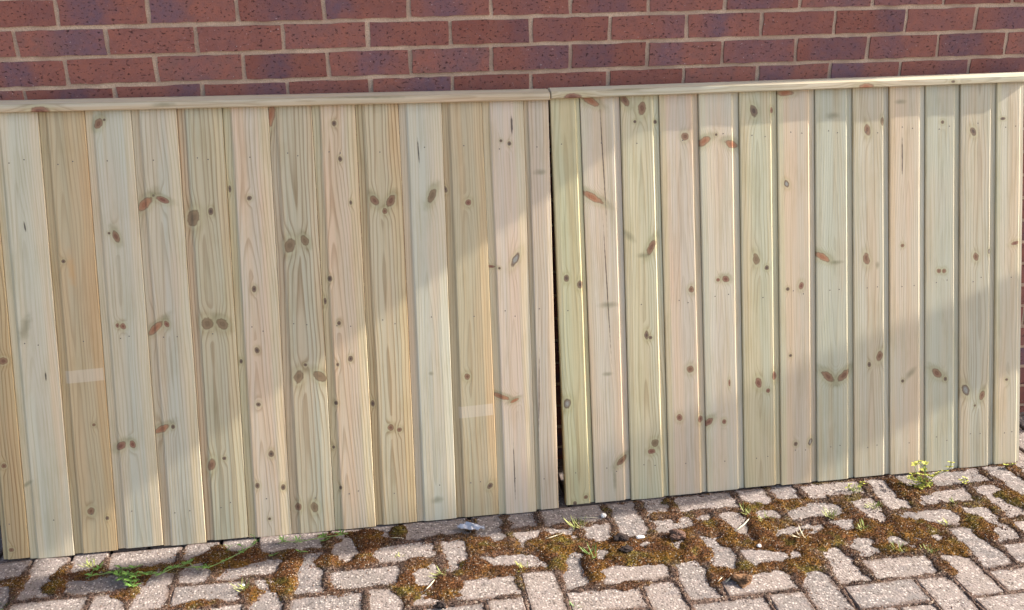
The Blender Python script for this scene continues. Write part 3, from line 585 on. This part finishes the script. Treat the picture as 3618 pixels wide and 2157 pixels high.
# thick moss seen in the photograph: (px, py, half width px, half height px, weight)
MB = [(2330, 1955, 190, 45, 1), (2180, 1930, 80, 30, .8), (2500, 1860, 90, 25, .7), (2620, 1905, 90, 30, .8), (2760, 1925, 120, 35, 1.0), (2890, 1905, 130, 40, 1.1), (2680, 1850, 60, 40, .6), (2720, 1790, 120, 22, .8),
      (3100, 1870, 150, 35, 1.0), (3260, 1860, 80, 30, .8), (3180, 1930, 120, 30, .9), (3340, 1935, 70, 45, .9), (3370, 2010, 60, 30, .8), (3180, 1730, 50, 35, .7), (3480, 1860, 60, 45, .8), (3560, 1760, 50, 30, .6), (3460, 1880, 40, 60, .5),
      (2650, 2010, 140, 28, .75), (2540, 2060, 60, 30, .5), (1560, 2090, 140, 42, .95), (1470, 2010, 50, 40, .8), (1430, 2060, 40, 36, .6), (1650, 2010, 80, 35, .8), (1780, 2010, 60, 25, .7), (1960, 1950, 60, 55, .9), (1930, 1905, 90, 20, .8), (1720, 1930, 60, 30, .8),
      (1330, 1890, 140, 26, .9), (1300, 1925, 40, 40, .8), (1100, 1880, 120, 25, .8), (1160, 1985, 120, 20, .7), (1280, 1985, 60, 25, .8), (1020, 2005, 40, 60, .9), (980, 2080, 60, 42, .8), (860, 1960, 90, 25, .7), (740, 1965, 60, 30, .8), (760, 1990, 200, 18, .8), (830, 1985, 70, 40, .6),
      (700, 2130, 100, 22, .75), (880, 2100, 50, 30, .7), (520, 2030, 120, 25, .7), (330, 2030, 60, 30, .7), (200, 2050, 40, 40, .6), (500, 2090, 60, 34, .65), (420, 2110, 50, 25, .55), (50, 2060, 60, 25, .6), (140, 2090, 120, 20, .5), (60, 1960, 60, 20, .5), (2230, 2070, 60, 20, .4), (2100, 2020, 40, 60, .5), (2840, 1985, 50, 40, .7), (2830, 2020, 40, 60, .5), (1180, 2100, 40, 60, .4)]
step = .003
xs = np.arange(-.42, 3.4, step); ys = np.arange(-1.2, -.31, step)
X, Y = np.meshgrid(xs, ys, indexing='ij')
L = .10 + (.22 + .42 * vnoise(X, Y, .13, 1)) * (1 / (1 + np.exp(-(Y + .74 - .10 * (1.3 - X)) * 18)))
for (px, py, hx, hy, wgt) in MB:
    c0 = ground(px, py); cx1 = ground(px + hx, py); cy1 = ground(px, py - hy)
    rx_ = abs(cx1[0] - c0[0]); ry_ = abs(cy1[1] - c0[1])
    wob = (vnoise(X, Y, .03, 9) - .5) * .9
    L += wgt * .76 * np.exp(-np.clip(((X - c0[0]) / rx_) ** 2 + ((Y - c0[1]) / ry_) ** 2 + wob, 0, 20) ** 1.5)
L += .14 / (1 + np.exp(-(X - 1.5) * 5)) / (1 + np.exp(-(Y + .72) * 20)) * (.4 + vnoise(X, Y, .07, 14))
L = np.clip(L, 0, 1.35)
jd = joint_dist(X + (vnoise(X, Y, .02, 31) - .5) * .006, Y + (vnoise(X, Y, .02, 32) - .5) * .006)
wd = .0065 + .024 * L ** 1.15
n1 = vnoise(X, Y, .022, 2); n2 = vnoise(X, Y, .009, 3); n3 = rng.random(X.shape)
T = -.0125 + (.0118 + .010 * L) * np.exp(-(jd / wd) ** 2) + .0165 * np.clip(L - .62, 0, 1) + (n1 - .5) * .013 * (.35 + L) + (n2 - .5) * .005 + (n3 - .5) * .0016
T = np.where(T > .0015, .0015 + (T - .0015) * .36, T)
keep = T > -.0118
idx = -np.ones(X.shape, int); kf = keep[:-1, :-1] | keep[1:, :-1] | keep[:-1, 1:] | keep[1:, 1:]
used = np.zeros(X.shape, bool); used[:-1, :-1] |= kf; used[1:, :-1] |= kf; used[:-1, 1:] |= kf; used[1:, 1:] |= kf
idx[used] = np.arange(used.sum())
GZ = gz(X, Y)
verts = np.stack([X[used] + (rng.random(used.sum()) - .5) * .0015, Y[used] + (rng.random(used.sum()) - .5) * .0015, GZ[used] + T[used]], -1)
ii, jj = np.nonzero(kf)
quads = np.stack([idx[ii, jj], idx[ii + 1, jj], idx[ii + 1, jj + 1], idx[ii, jj + 1]], -1)
def np_mesh(name, V, F):
    me = bpy.data.meshes.new(name); n, k = F.shape
    me.vertices.add(len(V)); me.vertices.foreach_set('co', V.astype(np.float32).ravel())
    me.loops.add(n * k); me.loops.foreach_set('vertex_index', F.astype(np.int32).ravel())
    me.polygons.add(n); me.polygons.foreach_set('loop_start', (np.arange(n) * k).astype(np.int32)); me.polygons.foreach_set('loop_total', np.full(n, k, np.int32))
    me.update(calc_edges=True); me.validate(); return me
me = np_mesh('moss', verts, quads); at = me.attributes.new('lush', 'FLOAT', 'POINT'); at.data.foreach_set('value', L[used].astype(np.float32))
tag(link('moss', me, None, M_moss), 'rusty brown moss filling and overgrowing the paving joints', 'moss', kind='stuff')
# short upright moss shoots
cand_ = np.argwhere((T > -.001) & (L > .35)); sel = cand_[rng.choice(len(cand_), min(60000, len(cand_)), replace=False)]
sx_, sy_ = X[sel[:, 0], sel[:, 1]] + (rng.random(len(sel)) - .5) * step, Y[sel[:, 0], sel[:, 1]] + (rng.random(len(sel)) - .5) * step
sz_ = gz(sx_, sy_) + T[sel[:, 0], sel[:, 1]] - .001
a_ = rng.random(len(sel)) * 2 * np.pi; hgt = .003 + .004 * rng.random(len(sel)); wdt = .0009 + .0008 * rng.random(len(sel)); lx, ly = (rng.random(len(sel)) - .5) * .006, (rng.random(len(sel)) - .5) * .006
V = np.empty((len(sel), 3, 3)); V[:, 0] = np.stack([sx_ - np.cos(a_) * wdt, sy_ - np.sin(a_) * wdt, sz_], -1); V[:, 1] = np.stack([sx_ + np.cos(a_) * wdt, sy_ + np.sin(a_) * wdt, sz_], -1); V[:, 2] = np.stack([sx_ + lx, sy_ + ly, sz_ + hgt], -1)
me = np_mesh('moss_shoots', V.reshape(-1, 3), np.arange(len(sel) * 3).reshape(-1, 3)); at = me.attributes.new('lush', 'FLOAT', 'POINT'); at.data.foreach_set('value', np.repeat(L[sel[:, 0], sel[:, 1]], 3).astype(np.float32))
tag(link('moss_shoots', me, None, M_moss), 'short brown moss shoots standing up from the moss cushions', 'moss', kind='stuff')
# grit and dry crumbs
def top_at(x, y):
    i = int(round((x - xs[0]) / step)); j = int(round((y - ys[0]) / step))
    if 0 <= i < X.shape[0] and 0 <= j < X.shape[1]: return gz(x, y) + max(0.0, T[i, j])
    return gz(x, y)
def crumbs(name, n, smin, smax, mat, label, bias):
    v, f = [], []; k = 0; r = random.Random(len(name))
    while k < n:
        i, j = r.randrange(X.shape[0]), r.randrange(X.shape[1])
        if r.random() > bias(T[i, j], L[i, j]): continue
        x, y = X[i, j], Y[i, j]; z = gz(x, y) + max(0, T[i, j]); s = r.uniform(smin, smax); n0 = len(v); a = r.uniform(0, 6.28)
        for q in range(3): v.append((x + s * math.cos(a + q * 2.1) * r.uniform(.6, 1.3), y + s * math.sin(a + q * 2.1) * r.uniform(.6, 1.3), z - s * .2))
        v.append((x + r.uniform(-.4, .4) * s, y + r.uniform(-.4, .4) * s, z + s * r.uniform(.4, .9)))
        f += [(n0, n0 + 1, n0 + 3), (n0 + 1, n0 + 2, n0 + 3), (n0 + 2, n0, n0 + 3)]; k += 1
    tag(link(name, mesh(name, v, f), None, mat), label, 'grit', kind='stuff')
M_grit = plain('pale_grit', (196, 182, 166), .9, .3, 200); M_crumb = plain('brown_crumb', (108, 82, 68), .95, .4, 200)
crumbs('pale_grit', 6500, .0008, .0024, M_grit, 'pale grit scattered over moss and paving blocks', lambda t, l: .12 + .7 * min(1, l))
crumbs('moss_crumbs', 16000, .001, .0036, M_crumb, 'dry brown moss crumbs scattered round the joints', lambda t, l: (.9 if -.006 < t < .004 else .05) * (.3 + .7 * min(1, l)))

# ------------------------------------------------------------------ weeds, grass, straws, litter
def leafmat(name, a, b):
    k = NT(name); p = k.n('ShaderNodeNewGeometry').outputs['Position']; n = k.noise(p, 60, 2)
    k.done(k.mix(n, s2l(a), s2l(b)), .55, .3); k.b.inputs['Transmission Weight'].default_value = 0
    return k.m
M_leaf = leafmat('cleaver_leaf', (70, 112, 44), (120, 150, 72)); M_leaf2 = leafmat('yellow_green_leaf', (136, 142, 44), (190, 184, 92)); M_stem = leafmat('green_stem', (96, 128, 64), (138, 150, 88))
M_grass = leafmat('grass_blade', (120, 136, 62), (168, 164, 96)); M_straw = leafmat('dry_straw', (196, 180, 146), (222, 210, 182)); M_mud = plain('dried_mud', (104, 76, 52), .95, .45, 120)
def leaf(v, f, base, d, ln, wd_, up):
    d = Vector(d).normalized(); s = d.cross(Vector((0, 0, 1)));  s = s.normalized() if s.length > .01 else Vector((1, 0, 0)); n0 = len(v); b = Vector(base)
    pts = [(0, .25), (.45, 1), (.8, .8), (1, .05)]
    for (t, w) in pts:
        c = b + d * ln * t + Vector((0, 0, up * ln * (t - 1.25 * t * t)))
        v.append(tuple(c - s * wd_ * w * .5)); v.append(tuple(c + s * wd_ * w * .5 + Vector((0, 0, .0003))))
    for q in range(3): f.append((n0 + 2 * q, n0 + 2 * q + 1, n0 + 2 * q + 3, n0 + 2 * q + 2))
def zpix(ox, oy, s, pts): return [(ox + x / s, oy + y / s) for x, y in pts]
def whorl_plant(name, label, stems, whorls, mat, ln, wd_, nleaf, seed, group):
    r = random.Random(seed); p0 = ground(*stems[0][0][:2]); z0 = top_at(p0[0], p0[1])
    root = empty(name, (p0[0], p0[1], z0)); tag(root, label, 'weed', group); inv = Matrix.Translation(-root.location)
    v, f = [], []
    for st in stems:
        pts = []
        for (px, py, h) in st:
            q = ground(px, py, h); pts.append((q[0], q[1], q[2]))
        pts[0] = (pts[0][0], pts[0][1], min(pts[0][2], top_at(pts[0][0], pts[0][1]) - .002))
        a, b = tube(pts, [.0011] * len(pts), 5); n0 = len(v); v += [tuple(q) for q in a]; f += [tuple(q + n0 for q in t) for t in b]
    o = link('stem', mesh('stem', v, f), root, M_stem); o.matrix_parent_inverse = inv
    for (px, py, h) in whorls:
        c = ground(px, py, h); v, f = [], []; a0 = r.uniform(0, 6.28); nl = nleaf + r.randrange(-1, 2)
        tilt = Vector((r.uniform(-.5, .5), r.uniform(-.9, .1), 0))
        for k in range(nl):
            a = a0 + 6.283 * k / nl; d = (math.cos(a), math.sin(a), .35 + tilt.x * math.cos(a) + tilt.y * math.sin(a))
            leaf(v, f, c, d, ln * r.uniform(.7, 1.15), wd_ * r.uniform(.8, 1.2), .25)
        o = link('leaf_whorl', mesh('leaf_whorl', v, f), root, mat); o.matrix_parent_inverse = inv
S = 3.5557
def Z6(l): return [(x / S, 1757 + y / S, h) for x, y, h in l]
def Z5(l): return [(600 + x / S, 1757 + y / S, h) for x, y, h in l]
G1 = 'green cleaver weeds trailing along the panel foot'
whorl_plant('cleaver_weed', 'bushy clump of green cleavers on shaded paving below the grey knotty boards', [Z6([(1560, 1060, 0), (1600, 990, .012), (1700, 985, .016), (1820, 955, .018), (2030, 960, .016), (2180, 890, .014), (2330, 850, .012)]), Z6([(1560, 1060, 0), (1430, 950, .014), (1180, 980, .01), (1080, 1020, .004)]), Z6([(1600, 1020, .002), (1640, 1080, .012), (1690, 1120, .006)]), Z6([(1560, 1040, .0), (1530, 900, .018), (1690, 890, .018)])],
            Z6([(1150, 990, .01), (1430, 950, .015), (1500, 985, .014), (1610, 980, .018), (1560, 1020, .016), (1640, 1060, .012), (1700, 1000, .018), (1820, 960, .018), (1890, 975, .014), (2030, 965, .016), (2180, 895, .014), (1520, 895, .02), (1690, 890, .02), (1240, 900, .012), (2360, 830, .012), (1660, 1120, .006)]), M_leaf, .023, .0048, 8, 1, G1)
whorl_plant('cleaver_weed', 'long cleaver stem curling up against the foot of the pinkish board', [Z5([(20, 890, 0), (150, 880, .008), (370, 885, .012), (490, 885, .013), (690, 800, .018), (920, 680, .024), (1080, 575, .03), (1060, 490, .036), (1010, 470, .038)]), Z5([(370, 885, .01), (250, 830, .014)]), Z5([(690, 690, 0), (760, 620, .012)])],
            Z5([(40, 890, .01), (250, 830, .016), (390, 880, .013), (470, 885, .014), (700, 800, .019), (920, 690, .024), (1080, 570, .032), (750, 620, .014), (900, 620, .012)]), M_leaf, .017, .0035, 6, 2, G1)
whorl_plant('cleaver_weed', 'low cleaver sprig lying along the panel foot between two knotty boards', [Z5([(1330, 590, 0), (1420, 560, .012), (1600, 565, .012), (1900, 510, .016), (2150, 475, .016), (2240, 455, .016)]), Z5([(1640, 720, 0), (1640, 690, .01)])],
            Z5([(1420, 545, .014), (1610, 545, .014), (1640, 690, .012), (1920, 500, .02), (1960, 545, .016), (2150, 465, .018), (1300, 735, .006)]), M_leaf, .02, .004, 7, 3, G1)
def Zr(l): return [(2618 + x / 2.473, 1557 + y / 2.473, h) for x, y, h in l]
whorl_plant('bittercress_weed', 'yellow green bittercress growing up in front of the right panel', [Zr([(1600, 400, 0), (1620, 310, .03), (1600, 240, .06), (1550, 190, .085)]), Zr([(1600, 400, 0), (1540, 300, .035), (1520, 230, .055)]), Zr([(1610, 390, 0), (1700, 300, .03), (1790, 270, .05), (1830, 230, .065), (1835, 195, .08)]), Zr([(1600, 400, 0), (1610, 210, .075)]), Zr([(1580, 410, 0), (1500, 350, .02)])],
            Zr([(1550, 190, .085), (1520, 215, .06), (1610, 205, .075), (1835, 195, .08), (1825, 235, .065), (1780, 270, .05), (1720, 285, .035), (1500, 295, .035), (1640, 310, .03), (1560, 330, .02), (1600, 370, .014), (1550, 370, .014), (1580, 400, .008), (1640, 350, .02), (1520, 350, .016), (1590, 420, .006), (1540, 410, .006), (1570, 300, .03), (1650, 390, .008), (1620, 340, .022), (1500, 390, .006), (1560, 350, .018), (1660, 320, .026), (1690, 310, .03), (1600, 260, .05), (1480, 330, .02)]), M_leaf2, .0145, .0065, 7, 4, 'yellow green weeds by the right panel')
whorl_plant('bittercress_weed', 'tiny pale weed at the right lower corner of the right panel', [Zr([(2310, 230, 0), (2340, 215, .014), (2380, 205, .018)])], Zr([(2310, 215, .012), (2345, 215, .014), (2385, 205, .018)]), M_leaf2, .010, .005, 5, 5, 'yellow green weeds by the right panel')
whorl_plant('bittercress_weed', 'small yellow weed beside the golden panel foot left of the tall bittercress', [Zr([(940, 430, 0), (950, 385, .016)]), Zr([(1040, 420, 0), (1060, 360, .02)])], Zr([(950, 385, .018), (935, 410, .01), (1060, 365, .02), (1040, 400, .01), (1090, 380, .01)]), M_leaf2, .011, .004, 5, 6, 'yellow green weeds by the right panel')
whorl_plant('bittercress_weed', 'low yellow weed on the paving joint right of the tall bittercress', [Zr([(1940, 370, 0), (1960, 330, .014)])], Zr([(1960, 330, .014), (1930, 350, .008), (1970, 360, .006), (1950, 375, .004)]), M_leaf2, .011, .005, 5, 8, 'yellow green weeds by the right panel')
def grass_tuft(label, px, py, nbl, ln, seed, mat, spread=.012, lean=(0, 0)):
    r = random.Random(seed); c = ground(px, py); v, f = [], []; z = top_at(c[0], c[1]) - .002
    for k in range(nbl):
        a = r.uniform(0, 6.28); d = Vector((math.cos(a) + lean[0], math.sin(a) + lean[1], r.uniform(.3, 1.2))).normalized()
        b = (c[0] + r.uniform(-1, 1) * spread, c[1] + r.uniform(-1, 1) * spread, z)
        leaf(v, f, b, d, ln * r.uniform(.55, 1.2), .0021, -.25)
    tag(link('grass_tuft', mesh('grass_tuft', v, f), None, mat), label, 'grass tuft', 'small grass tufts in the joints')
GT = [('straggly grass tuft in the joint just left below the right panel corner', 1800 + 850 / S, 1757 + 380 / S, 22, .04, M_grass), ('green grass tuft on the big moss patch, left end', 1800 + 1050 / S, 1757 + 770 / S, 14, .042, M_leaf), ('small bright tuft at the end of a long paving block', 1800 + 175 / S, 1757 + 900 / S, 16, .022, M_leaf2),
      ('pale grass sprig beside the dry straw on the left moss', 1200 + 1280 / S, 1757 + 1000 / S, 12, .032, M_grass), ('tiny green seedling on a half shaded paving block', 1200 + 720 / S, 1757 + 730 / S, 7, .016, M_leaf2), ('yellowish grass tuft on paving above the golden moss', 2400 + 1900 / S, 1757 + 260 / S, 34, .03, M_grass), ('pale root tuft lying on the golden moss', 2400 + 1520 / S, 1757 + 530 / S, 12, .034, M_straw),
      ('green tuft beside the narrow block right of golden moss', 2400 + 2300 / S, 1757 + 420 / S, 18, .024, M_grass), ('grass tuft by the white straw near the shaded joint', 2400 + 850 / S, 1757 + 220 / S, 12, .028, M_grass), ('wispy tuft in the joint right of the white straw', 2400 + 1100 / S, 1757 + 290 / S, 12, .028, M_grass), ('spreading yellow grass along the upper right joint', 2918 + 500 / 2.97, 1657 + 400 / 2.97, 26, .03, M_grass), ('grass tuft on mossy joint at the far lower right', 2918 + 760 / 2.97, 1657 + 870 / 2.97, 20, .026, M_grass),
      ('grass tuft on the short mossy joint right of centre', 2918 + 1080 / 2.97, 1657 + 880 / 2.97, 16, .024, M_grass), ('dry grass tuft in the lower left joint', 600 + 930 / S, 1757 + 1180 / S, 16, .034, M_grass), ('green shoots in the narrow joint at the bottom edge', 1800 + 820 / S, 1757 + 1380 / S, 9, .022, M_leaf), ('dry yellow tuft in the shaded joint at far left', 1150 / S, 1757 + 860 / S, 18, .026, M_grass), ('thin green blades at the lower left picture edge', 60 / S, 1757 + 1350 / S, 10, .04, M_leaf),
      ('little tuft on the red moss in the upper right joint', 2918 + 1320 / 2.97, 1657 + 370 / 2.97, 14, .02, M_grass), ('yellow tuft at the mouth of the dark joint, far right', 2918 + 1260 / 2.97, 1657 + 590 / 2.97, 12, .018, M_leaf2), ('yellow grass below the small weed at the panel foot', 2918 + 300 / 2.97, 1657 + 230 / 2.97, 26, .026, M_grass)]
for q, (lb, px, py, nb_, ln, mt) in enumerate(GT): grass_tuft(lb, px, py, nb_, ln, 40 + q, mt)
def straw(label, a, b, rad=.0013):
    p, q = ground(*a), ground(*b); zp, zq = top_at(p[0], p[1]) + rad, top_at(q[0], q[1]) + rad
    P0, P1 = Vector((p[0], p[1], zp)), Vector((q[0], q[1], zq)); mid = (P0 + P1) / 2; mid.z = max(mid.z, top_at(mid.x, mid.y) + rad) + .002
    side = (P1 - P0).cross(Vector((0, 0, 1))) * .05
    v, f = tube([P0, P0.lerp(mid + side, .6), mid + side, P1.lerp(mid + side, .5), P1], [rad * .6, rad, rad, rad, rad * .4], 6)
    tag(link('dry_straw', mesh('dry_straw', v, f, True), None, M_straw), label, 'straw', 'dry straws on the paving')
def zA(x, y): return (1800 + x / S, 1757 + y / S)
def zB(x, y): return (2400 + x / S, 1757 + y / S)
def zD(x, y): return (1200 + x / S, 1757 + y / S)
straw('long pale straw across a paving block left of the grass tuft', zA(450, 550), zA(690, 455))
straw('curved white straw lying on the narrow block near the panel', zB(700, 450), zB(880, 290), .0018)
straw('short white straw beside the mud clod', zB(578, 1085), zB(665, 1020), .0017)
straw('short pale straw on dark soil left of the mud clod', zB(480, 1085), zB(540, 1035), .0012)
straw('white straw beside the left mossy hollow', zD(1065, 1190), zD(1195, 1060), .0017)
straw('thin straw at the mouth of the shaded joint below the panel gap', zA(860, 262), zA(1110, 262), .0012)
straw('thin dry twig in the shaded joint in front of the left panel', zD(640, 520), zD(800, 535), .001)
def lump(name, label, cat, px, py, rx, ry, h, mat, seed, rough=.25, group=None):
    c = ground(px, py); z = top_at(c[0], c[1]); bm = bmesh.new(); bmesh.ops.create_icosphere(bm, subdivisions=4, radius=1)
    r = random.Random(seed); ph = [(Vector((r.uniform(-1, 1), r.uniform(-1, 1), r.uniform(-1, 1))) * r.uniform(2, 7), r.uniform(0, 6)) for _ in range(7)]
    for v in bm.verts:
        k = 1 + rough * sum(math.sin(v.co.dot(a) + b) for a, b in ph) / 4 + r.uniform(-.06, .06) * rough * 4
        v.co = Vector((v.co.x * rx * k, v.co.y * ry * k, v.co.z * h * k))
    me = bpy.data.meshes.new(name); bm.to_mesh(me); bm.free()
    o = link(name, me, None, mat, (c[0], c[1], z + h * .55)); tag(o, label, cat, group); return o
M_peb = plain('white_pebble', (214, 208, 200), .6, .1, 90); M_dark = plain('dark_soil_clod', (44, 34, 30), .95, .4, 120); M_fluff = plain('grey_dead_leaf', (176, 176, 182), .8, .25, 120); M_shell = plain('brown_clod', (96, 72, 60), .95, .5, 160)
lump('mud_clod', 'brown clod of dried mud on a sunlit paving block', 'mud clod', *zB(800, 1075), .024, .02, .015, M_mud, 1, .5)
lump('mud_clod', 'rounded grey brown clod on the moss left of a narrow block', 'mud clod', *zA(2110, 515), .023, .018, .012, M_shell, 2, .45)
lump('soil_lump', 'black soil lump in the middle of the big moss patch', 'soil lump', *zA(1390, 555), .02, .017, .008, M_dark, 3, .4)
lump('soil_lump', 'small dark soil lump below the black one on moss', 'soil lump', *zA(1470, 690), .016, .012, .006, M_dark, 4, .4)
lump('soil_lump', 'black soil lump on the lower left moss hollow', 'soil lump', *zD(1280, 1380), .012, .01, .006, M_dark, 5, .4)
lump('pebble', 'white pebble on the big moss patch below the right panel', 'pebble', *zA(1640, 530), .013, .007, .004, M_peb, 6, .15)
lump('pebble', 'bluish white pebble in the shaded joint at the panel foot', 'pebble', *zA(1180, 252), .008, .008, .007, M_peb, 7, .2)
lump('pebble', 'small round white pebble on the left dark moss', 'pebble', 600 + 922 / S, 1757 + 1118 / S, .005, .005, .004, M_peb, 8, .1)
lump('pebble', 'white pebble at the edge of a block under red moss', 'pebble', *zB(1000, 640), .006, .006, .004, M_peb, 9, .15)
# crumpled dead leaf in the shade
c = ground(*zD(1650, 430)); v, f = [], []; r = random.Random(9)
for i in range(9):
    for j in range(5):
        uu, vv = i / 8 - .5, j / 4 - .5
        v.append((c[0] + uu * .075, c[1] + vv * .04 * (1 - 1.6 * abs(uu)) - uu * .018, top_at(c[0], c[1]) + .006 + .012 * abs(math.sin(uu * 11 + vv * 5)) * (1 - abs(uu)) + r.uniform(0, .004)))
for i in range(8):
    for j in range(4): f.append((i * 5 + j, (i + 1) * 5 + j, (i + 1) * 5 + j + 1, i * 5 + j + 1))
o = link('dead_leaf', mesh('dead_leaf', v, f), None, M_fluff); tag(o, 'crumpled grey white dead leaf in the shade at the left panel foot', 'dead leaf')
sd = o.modifiers.new('thick', 'SOLIDIFY'); sd.thickness = .001
